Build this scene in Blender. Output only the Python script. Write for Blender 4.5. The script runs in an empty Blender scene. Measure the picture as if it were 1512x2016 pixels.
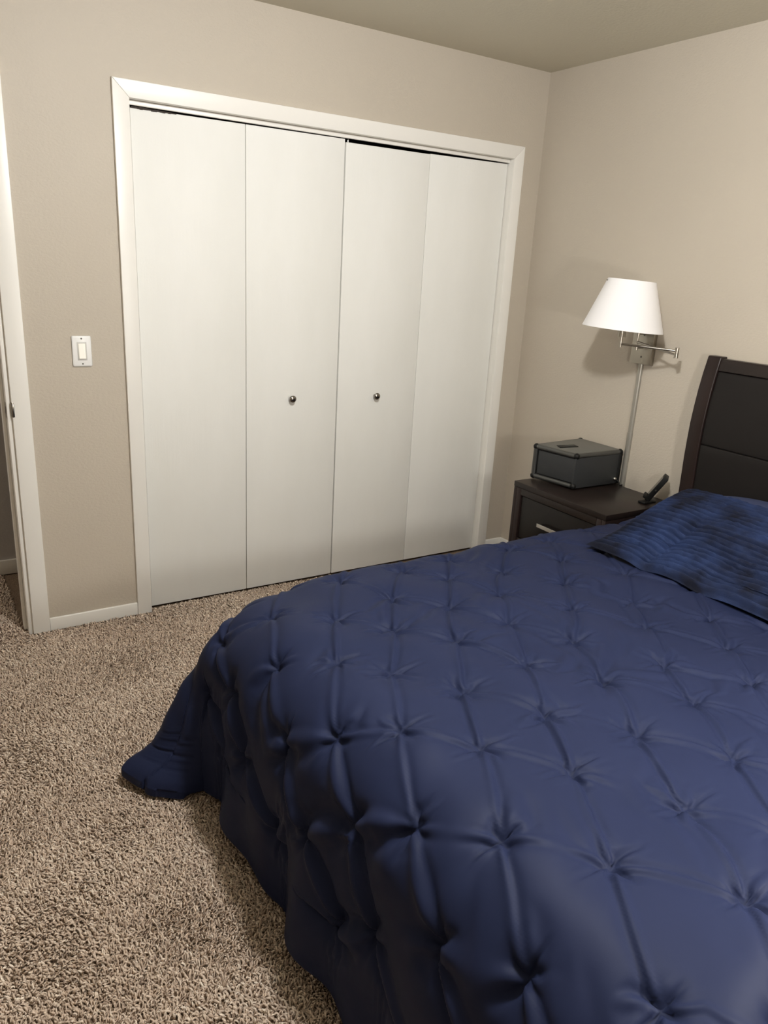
import bpy, bmesh, math, random
import numpy as np
from mathutils import Vector, Matrix

# ------------------------------------------------------------------ camera
scene = bpy.context.scene
COL = scene.collection
CAM_POS = Vector((-2.8353, -3.1075, 1.5079))
YAW, PITCH, ROLL, FPX = 0.57640, 0.31420, 0.05660, 1494.88
_f = Vector((math.sin(YAW)*math.cos(PITCH), math.cos(YAW)*math.cos(PITCH), -math.sin(PITCH)))
_r = _f.cross(Vector((0, 0, 1))).normalized()
_u = _r.cross(_f)
_r2 = _r*math.cos(ROLL) + _u*math.sin(ROLL)
_u2 = -_r*math.sin(ROLL) + _u*math.cos(ROLL)
cam_data = bpy.data.cameras.new('camera')
cam = bpy.data.objects.new('camera', cam_data)
COL.objects.link(cam)
_m = Matrix((_r2, _u2, -_f)).transposed().to_4x4()
_m.translation = CAM_POS
cam.matrix_world = _m
cam_data.sensor_fit = 'VERTICAL'
cam_data.sensor_height = 24.0
cam_data.lens = 24.0*FPX/2016.0
cam_data.clip_start = 0.02
scene.camera = cam

# ------------------------------------------------------------------ light
world = bpy.data.worlds.new('world')
world.use_nodes = True
world.node_tree.nodes['Background'].inputs[0].default_value = (0.8, 0.85, 1.0, 1)
world.node_tree.nodes['Background'].inputs[1].default_value = 0.05
scene.world = world


def point_light(name, loc, power, radius, color):
    l = bpy.data.lights.new(name, 'POINT')
    l.energy = power
    l.shadow_soft_size = radius
    l.color = color
    o = bpy.data.objects.new(name, l)
    o.location = loc
    COL.objects.link(o)
    return o


point_light('ceiling_lamp_light', (-1.86, -2.00, 2.30), 106, 0.07, (0.98, 0.99, 1.0))
point_light('side_lamp_light', (-1.42, -2.95, 1.20), 50, 0.09, (1.0, 0.965, 0.92))
point_light('hall_fill_light', (-4.1, .36, 2.2), 22, 0.10, (1.0, 0.95, 0.92))  # added fill with no known source, brightens the dark hall
scene.view_settings.view_transform = 'Standard'
scene.view_settings.look = 'None'
scene.view_settings.gamma = 1.0
scene.view_settings.use_curve_mapping = False
scene.view_settings.exposure = 0.0

# ------------------------------------------------------------------ materials


def srgb(r, g, b):
    def c(v):
        v /= 255.0
        return v/12.92 if v <= 0.04045 else ((v+0.055)/1.055)**2.4
    return (c(r), c(g), c(b), 1)


class Mat:
    def __init__(self, name, color, rough=0.5, metal=0.0, spec=0.5):
        self.m = bpy.data.materials.new(name)
        self.m.use_nodes = True
        self.t = self.m.node_tree
        self.b = self.t.nodes['Principled BSDF']
        self.b.inputs['Base Color'].default_value = color
        self.b.inputs['Roughness'].default_value = rough
        self.b.inputs['Metallic'].default_value = metal
        self.b.inputs['Specular IOR Level'].default_value = spec

    def n(self, kind, **kw):
        nd = self.t.nodes.new(kind)
        for k, v in kw.items():
            if k in nd.inputs:
                nd.inputs[k].default_value = v
            else:
                setattr(nd, k, v)
        return nd

    def l(self, a, ao, b, bi):
        self.t.links.new(a.outputs[ao], b.inputs[bi])

    def coords(self, scale=(1, 1, 1)):
        tc = self.n('ShaderNodeTexCoord')
        mp = self.n('ShaderNodeMapping')
        mp.inputs['Scale'].default_value = scale
        self.l(tc, 'Object', mp, 'Vector')
        return mp

    def noise(self, scale, detail=2.0, rough=0.5, stretch=(1, 1, 1)):
        mp = self.coords(stretch)
        nz = self.n('ShaderNodeTexNoise', Scale=scale, Detail=detail, Roughness=rough)
        self.l(mp, 'Vector', nz, 'Vector')
        return nz

    def bump(self, src, out, strength, dist, prev=None):
        bp = self.n('ShaderNodeBump', Strength=strength, Distance=dist)
        self.l(src, out, bp, 'Height')
        if prev:
            self.l(prev, 'Normal', bp, 'Normal')
        self.l(bp, 'Normal', self.b, 'Normal')
        return bp

    def vary(self, src, out, c0, c1, lo=0.3, hi=0.7):
        rp = self.n('ShaderNodeValToRGB')
        rp.color_ramp.elements[0].position = lo
        rp.color_ramp.elements[0].color = c0
        rp.color_ramp.elements[1].position = hi
        rp.color_ramp.elements[1].color = c1
        self.l(src, out, rp, 'Fac')
        self.l(rp, 'Color', self.b, 'Base Color')
        return rp


def wall_mat(name, c0, c1):
    m = Mat(name, c0, 0.55, 0, 0.35)
    m.vary(m.noise(1.3, 3), 'Fac', c0, c1)
    n1 = m.noise(85, 3, 0.55, (1, 1, 1.5))
    m.bump(n1, 'Fac', 0.35, 0.004)
    return m.m


M = {}
M['wall'] = wall_mat('beige_wall_paint', srgb(188, 178, 163), srgb(192, 182, 167))
M['ceiling'] = wall_mat('ceiling_paint', srgb(200, 194, 176), srgb(204, 198, 180))
M['hall'] = wall_mat('grey_hall_paint', srgb(178, 174, 170), srgb(182, 178, 174))
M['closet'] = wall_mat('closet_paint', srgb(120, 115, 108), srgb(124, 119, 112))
_m = Mat('white_trim_paint', srgb(236, 233, 226), 0.35)
_m.bump(_m.noise(60, 3, 0.5, (1, 1, 0.12)), 'Fac', 0.12, 0.002)
M['trim'] = _m.m
_m = Mat('white_door_paint', srgb(234, 232, 226), 0.62, 0, .35)
_n = _m.noise(70, 4, 0.6, (1, 1, 0.05))
_m.vary(_m.noise(3, 4, 0.6, (1, 1, 0.4)), 'Fac', srgb(230, 229, 223), srgb(236, 235, 230))
_b = _m.bump(_n, 'Fac', 0.22, 0.002)
_m.bump(_m.noise(130, 2), 'Fac', 0.12, 0.002, _b)
M['door'] = _m.m
M['gap'] = Mat('dark_gap_wood', srgb(52, 44, 38), 0.8).m
M['nickel'] = Mat('brushed_nickel', srgb(178, 172, 162), 0.3, 1.0).m
M['plate_nickel'] = Mat('satin_nickel_plate', srgb(170, 164, 152), 0.38, 1.0).m
M['knob'] = Mat('dark_nickel_knob', srgb(150, 145, 138), 0.22, 1.0).m
M['chrome'] = Mat('chrome', srgb(215, 213, 208), 0.15, 1.0).m
M['screw'] = Mat('screw_steel', srgb(120, 118, 112), 0.4, 1.0).m
M['switch'] = Mat('white_plastic', srgb(240, 239, 236), 0.3).m
M['switch_gap'] = Mat('gap_shade_plastic', srgb(205, 203, 198), 0.4).m  # shade of the gap round the rocker, put into the frame colour
M['rocker'] = Mat('ivory_plastic', srgb(243, 239, 226), 0.25).m
_m = Mat('white_linen_shade', srgb(240, 238, 238), 0.85, 0, 0.2)
_b = _m.bump(_m.noise(220, 2, 0.5, (1, 1, 0.3)), 'Fac', 0.2, 0.001)
_m.bump(_m.noise(220, 2, 0.5, (0.2, 0.2, 2)), 'Fac', 0.2, 0.001, _b)
M['shade'] = _m.m


def wood(name, c0, c1, stretch):
    m = Mat(name, c0, 0.34, 0, 0.28)
    n = m.noise(22, 5, 0.6, stretch)
    m.vary(n, 'Fac', c0, c1)
    m.bump(n, 'Fac', 0.06, 0.002)
    return m.m


M['wood'] = wood('espresso_wood', srgb(30, 24, 22), srgb(38, 30, 27), (1, 0.12, 1))
M['wood_v'] = wood('espresso_wood_upright', srgb(32, 24, 22), srgb(42, 31, 29), (1, 1, 0.1))
M['drawer'] = wood('espresso_drawer', srgb(21, 18, 17), srgb(26, 22, 20), (1, 0.12, 1))
_m = Mat('dark_brown_leatherette', srgb(27, 24, 23), 0.5, 0, 0.22)
_m.bump(_m.noise(400, 2), 'Fac', 0.15, 0.001)
M['leather'] = _m.m
M['safe'] = Mat('charcoal_metal', srgb(108, 108, 104), 0.45, 0.3, 0.5).m
M['safe_panel'] = Mat('dark_grey_panel', srgb(54, 55, 56), 0.5, 0.2, 0.3).m
M['safe_rail'] = Mat('grey_aluminium_rail', srgb(88, 88, 86), 0.35, 0.7, 0.5).m
M['black'] = Mat('black_plastic', srgb(18, 18, 18), 0.5, 0, .25).m
M['black_gloss'] = Mat('black_glass', srgb(10, 10, 10), 0.08).m
M['grey_paint'] = Mat('silver_raceway', srgb(168, 164, 154), 0.35, 0.6).m

NAVY0, NAVY1 = srgb(30, 36, 60), srgb(33, 39, 64)
_m = Mat('navy_microfibre', NAVY0, 0.55, 0, 0.08)
_m.vary(_m.noise(4, 3), 'Fac', NAVY0, NAVY1)
_m.b.inputs['Sheen Weight'].default_value = 0.0
_m.b.inputs['Sheen Roughness'].default_value = 0.4
_m.b.inputs['Sheen Tint'].default_value = srgb(150, 155, 190)
_b = _m.bump(_m.noise(900, 2), 'Fac', 0.12, 0.0006)
_m.bump(_m.noise(14, 2), 'Fac', 0.10, 0.006, _b)
M['navy'] = _m.m
_m = Mat('navy_plush', srgb(24, 38, 76), 0.8, 0, 0.2)
_m.vary(_m.noise(5, 3, 0.6), 'Fac', srgb(7, 10, 25), srgb(30, 44, 78), 0.40, 0.64)
_m.b.inputs['Sheen Weight'].default_value = 0.2
_m.b.inputs['Sheen Roughness'].default_value = 0.35
_m.b.inputs['Sheen Tint'].default_value = srgb(90, 120, 190)
_b = _m.bump(_m.noise(300, 3, 0.7), 'Fac', 0.5, 0.003)
M['plush'] = _m.m
_m = Mat('navy_pillowcase', srgb(58, 66, 96), 0.6, 0, 0.3)
_m.bump(_m.noise(500, 2), 'Fac', 0.1, 0.001)
M['case'] = _m.m
M['sheet'] = Mat('white_mattress_fabric', srgb(215, 212, 205), 0.8).m
_m = Mat('carpet_yarn', srgb(170, 150, 130), 0.95, 0, 0.1)
_a = _m.n('ShaderNodeAttribute', attribute_name='yarn')
_r = _m.n('ShaderNodeValToRGB')
_e = _r.color_ramp.elements
_e[0].position, _e[0].color = 0.0, srgb(172, 151, 134)
_e[1].position, _e[1].color = 1.0, srgb(244, 229, 211)
_e2 = _e.new(0.35)
_e2.color = srgb(205, 184, 165)
_e3 = _e.new(0.75)
_e3.color = srgb(223, 204, 186)
_m.l(_a, 'Fac', _r, 'Fac')
_m.l(_r, 'Color', _m.b, 'Base Color')
M['yarn'] = _m.m
_m = Mat('carpet_base', srgb(120, 102, 85), 0.95, 0, 0.1)
_m.vary(_m.noise(300, 3), 'Fac', srgb(85, 70, 58), srgb(150, 130, 110))
M['carpet_base'] = _m.m

# ------------------------------------------------------------------ helpers


def world_of(o):
    m = o.matrix_basis.copy()
    while o.parent:
        o = o.parent
        m = o.matrix_basis @ m
    return m


def link(name, me, mat, parent=None, smooth=False):
    o = bpy.data.objects.new(name, me)
    COL.objects.link(o)
    if mat:
        me.materials.append(mat)
    if smooth:
        me.shade_smooth()
    if parent:
        o.parent = parent
        o.matrix_parent_inverse = Matrix.Identity(4)
        # mesh data is in world space; shift it into the parent's frame
        me.transform(world_of(parent).inverted())
    return o


def finish(name, bm, mat, parent=None, smooth=False):
    bmesh.ops.recalc_face_normals(bm, faces=bm.faces)
    me = bpy.data.meshes.new(name)
    bm.to_mesh(me)
    bm.free()
    return link(name, me, mat, parent, smooth)


def smooth_angle(o, deg=35):
    me = o.data
    me.shade_smooth()
    me.set_sharp_from_angle(angle=math.radians(deg))
    return o


def add_box(bm, a, b, bevel=0.0, seg=2, mtx=None):
    r = bmesh.ops.create_cube(bm, size=1.0)
    vs = r['verts']
    for v in vs:
        v.co = Vector((a[i] + (v.co[i]+0.5)*(b[i]-a[i]) for i in range(3)))
    if bevel > 0:
        es = list({e for v in vs for e in v.link_edges})
        g = bmesh.ops.bevel(bm, geom=es, offset=bevel, segments=seg, affect='EDGES', profile=0.5)
        vs = list({v for f in g['faces'] for v in f.verts} | {v for v in vs if v.is_valid})
    if mtx is not None:
        for v in vs:
            v.co = mtx @ v.co
    return vs


def box(name, a, b, mat, parent=None, bevel=0.0, seg=2, mtx=None):
    lo = [min(a[i], b[i]) for i in range(3)]
    hi = [max(a[i], b[i]) for i in range(3)]
    bm = bmesh.new()
    add_box(bm, lo, hi, bevel, seg, mtx)
    o = finish(name, bm, mat, parent)
    if bevel > 0:
        smooth_angle(o, 40)
    return o


def add_rod(bm, p, q, r, n=16, r2=None):
    p, q = Vector(p), Vector(q)
    d = q-p
    res = bmesh.ops.create_cone(bm, cap_ends=True, segments=n, radius1=r, radius2=r if r2 is None else r2, depth=d.length)
    rot = d.to_track_quat('Z', 'Y').to_matrix().to_4x4()
    rot.translation = (p+q)/2
    for v in res['verts']:
        v.co = rot @ v.co
    return res['verts']


def rod(name, p, q, r, mat, parent=None, n=16, r2=None):
    bm = bmesh.new()
    add_rod(bm, p, q, r, n, r2)
    return smooth_angle(finish(name, bm, mat, parent), 40)


def lathe(name, prof, origin, axis, mat, parent=None, n=32, closed=False):
    """prof: list of (radius, height along axis)."""
    ax = Vector(axis).normalized()
    rot = ax.to_track_quat('Z', 'Y').to_matrix()
    bm = bmesh.new()
    rings = []
    for r, h in prof:
        if r < 1e-6:
            rings.append([bm.verts.new(Vector(origin)+ax*h)])
        else:
            rings.append([bm.verts.new(Vector(origin)+rot @ Vector((r*math.cos(t), r*math.sin(t), h)))
                          for t in [2*math.pi*i/n for i in range(n)]])
    pairs = list(zip(rings, rings[1:]))
    if closed:
        pairs.append((rings[-1], rings[0]))
    for A, B in pairs:
        for i in range(n):
            j = (i+1) % n
            if len(A) == 1:
                bm.faces.new((A[0], B[i], B[j]))
            elif len(B) == 1:
                bm.faces.new((A[i], A[j], B[0]))
            else:
                bm.faces.new((A[i], A[j], B[j], B[i]))
    return smooth_angle(finish(name, bm, mat, parent), 40)


def grid_mesh(name, P, mat, parent=None, smooth=True):
    """P: (n,m,3) array of points -> one quad sheet."""
    n, m = P.shape[:2]
    idx = np.arange(n*m, dtype=np.int32).reshape(n, m)
    q = np.stack([idx[:-1, :-1], idx[1:, :-1], idx[1:, 1:], idx[:-1, 1:]], -1).reshape(-1, 4)
    return raw_mesh(name, P.reshape(-1, 3), q, mat, parent, smooth)


def raw_mesh(name, V, F, mat, parent=None, smooth=True):
    me = bpy.data.meshes.new(name)
    nv, nf, k = len(V), len(F), F.shape[1]
    me.vertices.add(nv)
    me.vertices.foreach_set('co', np.asarray(V, np.float32).ravel())
    me.loops.add(nf*k)
    me.loops.foreach_set('vertex_index', np.asarray(F, np.int32).ravel())
    me.polygons.add(nf)
    me.polygons.foreach_set('loop_start', np.arange(0, nf*k, k, dtype=np.int32))
    me.update(calc_edges=True)
    me.validate()
    return link(name, me, mat, parent, smooth)


def thing(name, label, cat, loc, group=None):
    o = bpy.data.objects.new(name, None)
    COL.objects.link(o)
    o.location = loc
    o.empty_display_size = 0.05
    o['label'] = label
    o['category'] = cat
    if group:
        o['group'] = group
    bpy.context.view_layer.update()
    return o


def tag(o, label, cat):
    o['label'] = label
    o['category'] = cat
    return o


def struct(o):
    o['kind'] = 'structure'
    return o


def struct_empty(name, loc):
    o = bpy.data.objects.new(name, None)
    COL.objects.link(o)
    o.location = loc
    o.empty_display_size = 0.05
    bpy.context.view_layer.update()
    return struct(o)


def boxes(name, lst, mat, parent=None):
    bm = bmesh.new()
    for a, b in lst:
        add_box(bm, a, b)
    return finish(name, bm, mat, parent)


# ------------------------------------------------------------------ room shell
ZC = 2.431
XL, XR, ZT = -2.016, -0.185, 2.030         # closet opening
DX = -2.495                                # doorway edge
WT = 0.115                                 # wall thickness
X0, X1, Y0, Y1 = -4.70, 0.0, -4.4, 0.70
floor = struct(box('floor', (X0-.1, Y0-.1, -.06), (.1, Y1+.1, -.012), M['carpet_base']))
struct(box('ceiling', (X0-.1, Y0-.1, ZC), (.1, Y1+.1, ZC+.05), M['ceiling']))
struct(boxes('wall_back', [((X0, 0, -.012), (-3.32, WT, ZC)), ((-3.32, 0, 2.03), (DX, WT, ZC)),
                           ((DX, 0, -.012), (XL-.018, WT, ZC)), ((XL-.018, 0, ZT+.018), (XR+.018, WT, ZC)),
                           ((XR+.018, 0, -.012), (0, WT, ZC))], M['wall']))
struct(box('wall_right', (0, Y0, -.012), (.1, Y1, ZC), M['wall']))
struct(box('wall_left', (X0-.1, Y0, -.012), (X0, Y1, ZC), M['wall']))
struct(box('wall_front', (X0-.1, Y0-.1, -.012), (.1, Y0, ZC), M['wall']))
struct(boxes('wall_hall', [((X0, Y1, -.012), (0, Y1+.1, ZC))], M['hall']))
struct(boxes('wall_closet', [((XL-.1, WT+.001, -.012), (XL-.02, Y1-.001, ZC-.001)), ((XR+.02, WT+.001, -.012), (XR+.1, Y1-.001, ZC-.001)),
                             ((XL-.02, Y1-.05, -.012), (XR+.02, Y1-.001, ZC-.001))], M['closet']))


def casing_board(name, a, b, parent, along):
    """board with eased outer edges"""
    return box(name, a, b, M['trim'], parent, bevel=0.003, seg=2)


# closet trim: mitred casing, jambs, track
trim1 = struct_empty('trim_1', ((XL+XR)/2, 0, 0))
TW = 0.0590
TD = -0.016


def prism(name, poly, y0, y1, mat, parent, bevel=0.0025):
    """extrude an x-z polygon from y0 to y1"""
    bm = bmesh.new()
    A = [bm.verts.new((x, y0, z)) for x, z in poly]
    B = [bm.verts.new((x, y1, z)) for x, z in poly]
    n = len(poly)
    fa = bm.faces.new(A)
    bm.faces.new(B[::-1])
    for i in range(n):
        j = (i+1) % n
        bm.faces.new((A[j], A[i], B[i], B[j]))
    bmesh.ops.recalc_face_normals(bm, faces=bm.faces)
    bmesh.ops.bevel(bm, geom=list(fa.edges), offset=bevel, segments=2, affect='EDGES', profile=0.5)
    return smooth_angle(finish(name, bm, mat, parent), 30)


prism('side_casing', [(XL-TW, -.005), (XL, -.005), (XL, ZT), (XL-TW, ZT+TW)], TD, -.0005, M['trim'], trim1)
prism('side_casing', [(XR, -.005), (XR+TW, -.005), (XR+TW, ZT+TW), (XR, ZT)], TD, -.0005, M['trim'], trim1)
prism('head_casing', [(XL, ZT), (XR, ZT), (XR+TW, ZT+TW), (XL-TW, ZT+TW)], TD, -.0005, M['trim'], trim1)
box('side_jamb', (XL-.0175, 0, -.01), (XL, WT, ZT), M['trim'], trim1)
box('side_jamb', (XR, 0, -.01), (XR+.0175, WT, ZT), M['trim'], trim1)
box('head_jamb', (XL-.0175, 0, ZT), (XR+.0175, WT, ZT+.0175), M['trim'], trim1)
box('track_fascia', (XL+.001, .018, ZT-.0170), (XR-.001, .0295, ZT-.0005), M['trim'], trim1, .002)
box('door_track', (XL+.002, .034, ZT-.012), (XR-.002, .062, ZT-.0005), M['gap'], trim1)

# bifold closet doors
DY0, DY1 = 0.030, 0.062
SEAM = [-2.004, -1.5535, -1.0975, -0.6530, -0.1885]


def door_panel(name, x0, x1, ztop0, ztop1, parent):
    bm = bmesh.new()
    vs = add_box(bm, (x0, DY0, 0.002), (x1, DY1, 2.01), .0022, 2)
    for v in vs:
        if v.co.z > 1.5:
            t = (v.co.x-x0)/(x1-x0)
            v.co.z += (ztop0*(1-t)+ztop1*t) - 2.01
    return smooth_angle(finish(name, bm, M['door'], parent), 40)


def knob(x, z, parent):
    lathe('knob', [(0, .0), (.0075, .0), (.006, .006), (.0055, .011), (.011, .015), (.0155, .020), (.0160, .025), (.0125, .0295), (.006, .0315), (0, .032)],
          (x, DY0, z), (0, -1, 0), M['knob'], parent, 28)


d1 = struct_empty('door_1', (SEAM[1], DY0, 0))
door_panel('door_panel', SEAM[0], SEAM[1]-.0012, 2.0055, 2.0085, d1)
door_panel('door_panel', SEAM[1]+.0012, SEAM[2]-.003, 2.0085, 2.0105, d1)
knob(-1.337, .907, d1)
rod('guide_pin', (SEAM[2]-.012, .047, 2.0095), (SEAM[2]-.012, .047, 2.016), .004, M['chrome'], d1, 10)
d2 = struct_empty('door_2', (SEAM[3], DY0, 0))
door_panel('door_panel', SEAM[2]+.003, SEAM[3]-.0012, 1.999, 2.001, d2)
door_panel('door_panel', SEAM[3]+.0012, SEAM[4], 2.003, 2.0095, d2)
knob(-.888, .901, d2)
rod('guide_pin', (SEAM[2]+.020, .047, 1.9985), (SEAM[2]+.020, .047, 2.014), .004, M['chrome'], d2, 10)
# chipped top edge of the left-hand leaf, seen as ragged dark splinters
bm = bmesh.new()
random.seed(4)
for i in range(16):
    x = SEAM[0]+.004+i*.0105
    h = .003+.004*random.random()
    add_box(bm, (x, DY0-.0012, 2.0045-.0025*random.random()), (x+.011, DY0+.006, 2.0065+h*(1-i/22)), 0)
finish('chipped_edge', bm, M['gap'], d1)

# doorway to the hall, at the left
trim2 = struct_empty('trim_2', (DX, 0, 0))
CX1 = -2.4335
prism('side_casing', [(DX-.002, -.005), (CX1, -.005), (CX1, 2.032+TW), (DX-.002, 2.032)], TD, -.0005, M['trim'], trim2)
prism('head_casing', [(-3.32, 2.032), (DX-.002, 2.032), (CX1, 2.032+TW), (-3.32, 2.032+TW)], TD, -.0005, M['trim'], trim2)
box('side_jamb', (DX-.018, -.0005, -.01), (DX-.0003, WT+.001, 2.03), M['trim'], trim2, .001)
box('door_stop', (DX-.030, .046, -.008), (DX-.018, .082, 2.02), M['trim'], trim2, .003)
box('side_casing', (DX-.014, WT+.0015, -.005), (CX1, WT+.016, 2.08), M['trim'], trim2, .002)
sp = box('strike_plate', (DX-.0195, .010, .885), (DX-.0178, .036, .945), M['nickel'], trim2, .0006)
box('strike_lip', (DX-.0045, -.0185, .893), (DX+.0055, .004, .949), M['knob'], trim2, .002)
box('latch_hole', (DX-.0199, .016, .902), (DX-.0190, .029, .928), M['black'], trim2)


def baseboard(name, a, b, h, horiz):
    lo = (min(a[0], b[0]), min(a[1], b[1]), -.008)
    hi = (max(a[0], b[0]), max(a[1], b[1]), h)
    return struct(box(name, lo, hi, M['trim'], None, .004, 3))


baseboard('baseboard_back', (CX1+.0005, -.0115), (XL-TW-.0005, -.0005), .050, True)
baseboard('baseboard_corner', (XR+TW+.0005, -.0115), (-.012, -.0005), .050, True)
baseboard('baseboard_right', (-.0115, Y0), (-.0005, -.0005), .050, False)
baseboard('baseboard_hall', (X0, Y1-.012), (XL-.101, Y1-.0005), .066, True)

# ------------------------------------------------------------------ light switch
sw = thing('light_switch', 'white rocker light switch on the beige wall left of the closet', 'light switch', (-2.2343, -.001, 1.1327))
box('wall_plate', (-2.2343-.035, -.0075, 1.1327-.0575), (-2.2343+.035, -.0008, 1.1327+.0575), M['switch'], sw, .005, 3)
box('rocker_frame', (-2.2343-.0175, -.0085, 1.1327-.0345), (-2.2343+.0175, -.007, 1.1327+.0345), M['switch_gap'], sw, .0006)
bm = bmesh.new()
vs = add_box(bm, (-2.2343-.0125, -.0125, 1.1327-.0285), (-2.2343+.0125, -.0082, 1.1327+.0285), .001, 2)
bmesh.ops.bisect_plane(bm, geom=bm.verts[:]+bm.edges[:]+bm.faces[:], plane_co=(0, 0, 1.1327), plane_no=(0, 0, 1))
for v in bm.verts:
    if v.co.y < -.010:
        v.co.y += .0035*(v.co.z-1.1327+.0285)/.057
finish('rocker', bm, M['rocker'], sw)
for dz in (-.0475, .0475):
    lathe('screw', [(.0032, 0), (.0032, .0006), (.0022, .0012), (0, .0013)], (-2.2343, -.0075, 1.1327+dz), (0, -1, 0), M['screw'], sw, 14)

# ------------------------------------------------------------------ nightstand
NX, NYL, NYR, NZ = -.450, -.545, -1.112, .580
ns = thing('nightstand', 'dark espresso two-drawer nightstand between the closet corner and the bed', 'nightstand', (-.23, -.83, 0))
box('top_panel', (NX, NYR, NZ-.026), (-.02, NYL, NZ), M['wood'], ns, .003)
box('side_panel', (NX+.002, NYL-.022, .06), (-.022, NYL-.001, NZ-.0262), M['wood_v'], ns, .002)
box('side_panel', (NX+.002, NYR+.001, .06), (-.022, NYR+.022, NZ-.0262), M['wood_v'], ns, .002)
box('back_panel', (-.034, NYR+.0225, .06), (-.024, NYL-.0225, NZ-.0265), M['wood_v'], ns)
box('front_stile', (NX+.001, NYL-.050, .06), (NX+.02, NYL-.0225, NZ-.0265), M['wood_v'], ns, .002)
box('front_stile', (NX+.001, NYR+.0225, .06), (NX+.02, NYR+.050, NZ-.0265), M['wood_v'], ns, .002)
box('front_rail', (NX+.001, NYR+.0505, NZ-.058), (NX+.02, NYL-.0505, NZ-.0265), M['wood'], ns, .002)
box('front_rail', (NX+.001, NYR+.0505, .060), (NX+.02, NYL-.0505, .085), M['wood'], ns, .002)
box('middle_rail', (NX+.006, NYR+.0505, .298), (NX+.02, NYL-.0505, .312), M['wood'], ns, .002)
box('carcass', (NX+.03, NYR+.0226, .061), (-.0345, NYL-.0226, NZ-.0268), M['gap'], ns)
for (za, zb) in ((.316, NZ-.062), (.089, .294)):
    dr = box('drawer', (NX+.008, NYR+.055, za), (NX+.0285, NYL-.056, zb), M['drawer'], ns, .003)
    zc = (za+zb)/2+.006
    bm = bmesh.new()
    add_box(bm, (NX-.020, -.882, zc-.009), (NX-.014, -.742, zc+.009), .001)
    add_box(bm, (NX-.0145, -.878, zc-.006), (NX+.0085, -.866, zc+.006), .0)
    add_box(bm, (NX-.0145, -.758, zc-.006), (NX+.0085, -.746, zc+.006), .0)
    h = finish('handle', bm, M['chrome'], dr)
    h['label'] = 'flat chrome bar handle'
for x in (NX+.03, -.05):
    for y in (NYR+.03, NYL-.03):
        box('foot', (x-.02, y-.02, -.008), (x+.02, y+.02, .0605), M['wood_v'], ns, .003)

# ------------------------------------------------------------------ security safe box
cz = NZ+.0005
Q = {'FL': (-.352, -.546), 'FR': (-.312, -.782), 'BR': (-.016, -.786), 'BL': (-.022, -.524)}
SH = .168
sf = thing('safe_box', 'grey metal safe box with dark corner caps on top of the nightstand', 'safe', (-.17, -.66, cz))
FL, FR, BR, BL = [Vector((Q[k][0], Q[k][1], 0)) for k in ('FL', 'FR', 'BR', 'BL')]


def quad_prism(name, pts, z0, z1, mat, parent, bevel=0.002):
    bm = bmesh.new()
    A = [bm.verts.new((p.x, p.y, z0)) for p in pts]
    B = [bm.verts.new((p.x, p.y, z1)) for p in pts]
    n = len(pts)
    bm.faces.new(A)
    bm.faces.new(B)
    for i in range(n):
        bm.faces.new((A[i], A[(i+1) % n], B[(i+1) % n], B[i]))
    bmesh.ops.recalc_face_normals(bm, faces=bm.faces)
    if bevel:
        bmesh.ops.bevel(bm, geom=bm.edges[:], offset=bevel, segments=2, affect='EDGES', profile=.5)
    return smooth_angle(finish(name, bm, mat, parent), 40)


cen = (FL+FR+BR+BL)/4


def inset(p, d):
    return p + (cen-p).normalized()*d


zb, zt = cz+.005, cz+SH
quad_prism('body', [inset(p, .012) for p in (FL, FR, BR, BL)], zb+.004, zt-.006, M['black'], sf, .003)  # black body colour paints the shade in the grooves between rails and panels
# raised front panel (inside the frame)
fd = (FR-FL).normalized()
fn = Vector((fd.y, -fd.x, 0))
if fn.x > 0:
    fn = -fn
p0, p1 = FL+fd*.030-fn*.003, FR-fd*.004-fn*.003
quad_prism('front_panel', [p0, p1, p1-fn*.007, p0-fn*.007], zb+.028, zt-.026, M['safe_panel'], sf, .001)
sd_ = (BR-FR).normalized()
sn_ = Vector((-sd_.y, sd_.x, 0))
q0, q1 = FR+fd*-.0015+sd_*.0005, BR-sd_*.016
quad_prism('side_sheet', [q0, q1, q1+sn_*.010, q0+sn_*.010], zb+.002, zt-.016, M['safe_panel'], sf, .001)
# rails along the edges
bm = bmesh.new()


def rail(a, b, r):
    add_rod(bm, a, b, r, 12)


def V(p, z):
    return Vector((p.x, p.y, z))


R_ = .0115
ins = {k: inset(p, R_*1.1) for k, p in (('FL', FL), ('FR', FR), ('BR', BR), ('BL', BL))}
for a, b in (('FL', 'FR'), ('FR', 'BR'), ('BR', 'BL'), ('BL', 'FL')):
    rail(V(ins[a], zt-R_), V(ins[b], zt-R_), R_)
rail(V(ins['FL'], zb+R_), V(ins['FR'], zb+R_), R_)
rail(V(ins['FL'], zb+R_), V(ins['FL'], zt-R_), R_)
rail(V(ins['BL'], zb+R_), V(ins['BL'], zt-R_), R_)
smooth_angle(finish('edge_rail', bm, M['safe_rail'], sf), 40)
bm = bmesh.new()
rail(V(ins['BR'], zb+R_), V(ins['BR'], zt-R_), R_*1.15)
smooth_angle(finish('rear_edge_rail', bm, M['black'], sf), 40)
quad_prism('lid', [inset(p, .017) for p in (FL, FR, BR, BL)], zt-.006, zt+.0005, M['safe'], sf, .001)
for k in ('FL', 'FR', 'BR', 'BL'):
    for z in (zt-R_, zb+R_):
        bm = bmesh.new()
        bmesh.ops.create_icosphere(bm, subdivisions=2, radius=R_*1.30, matrix=Matrix.Translation(V(ins[k], z)))
        smooth_angle(finish('corner_cap', bm, M['black'], sf), 60)
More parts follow.
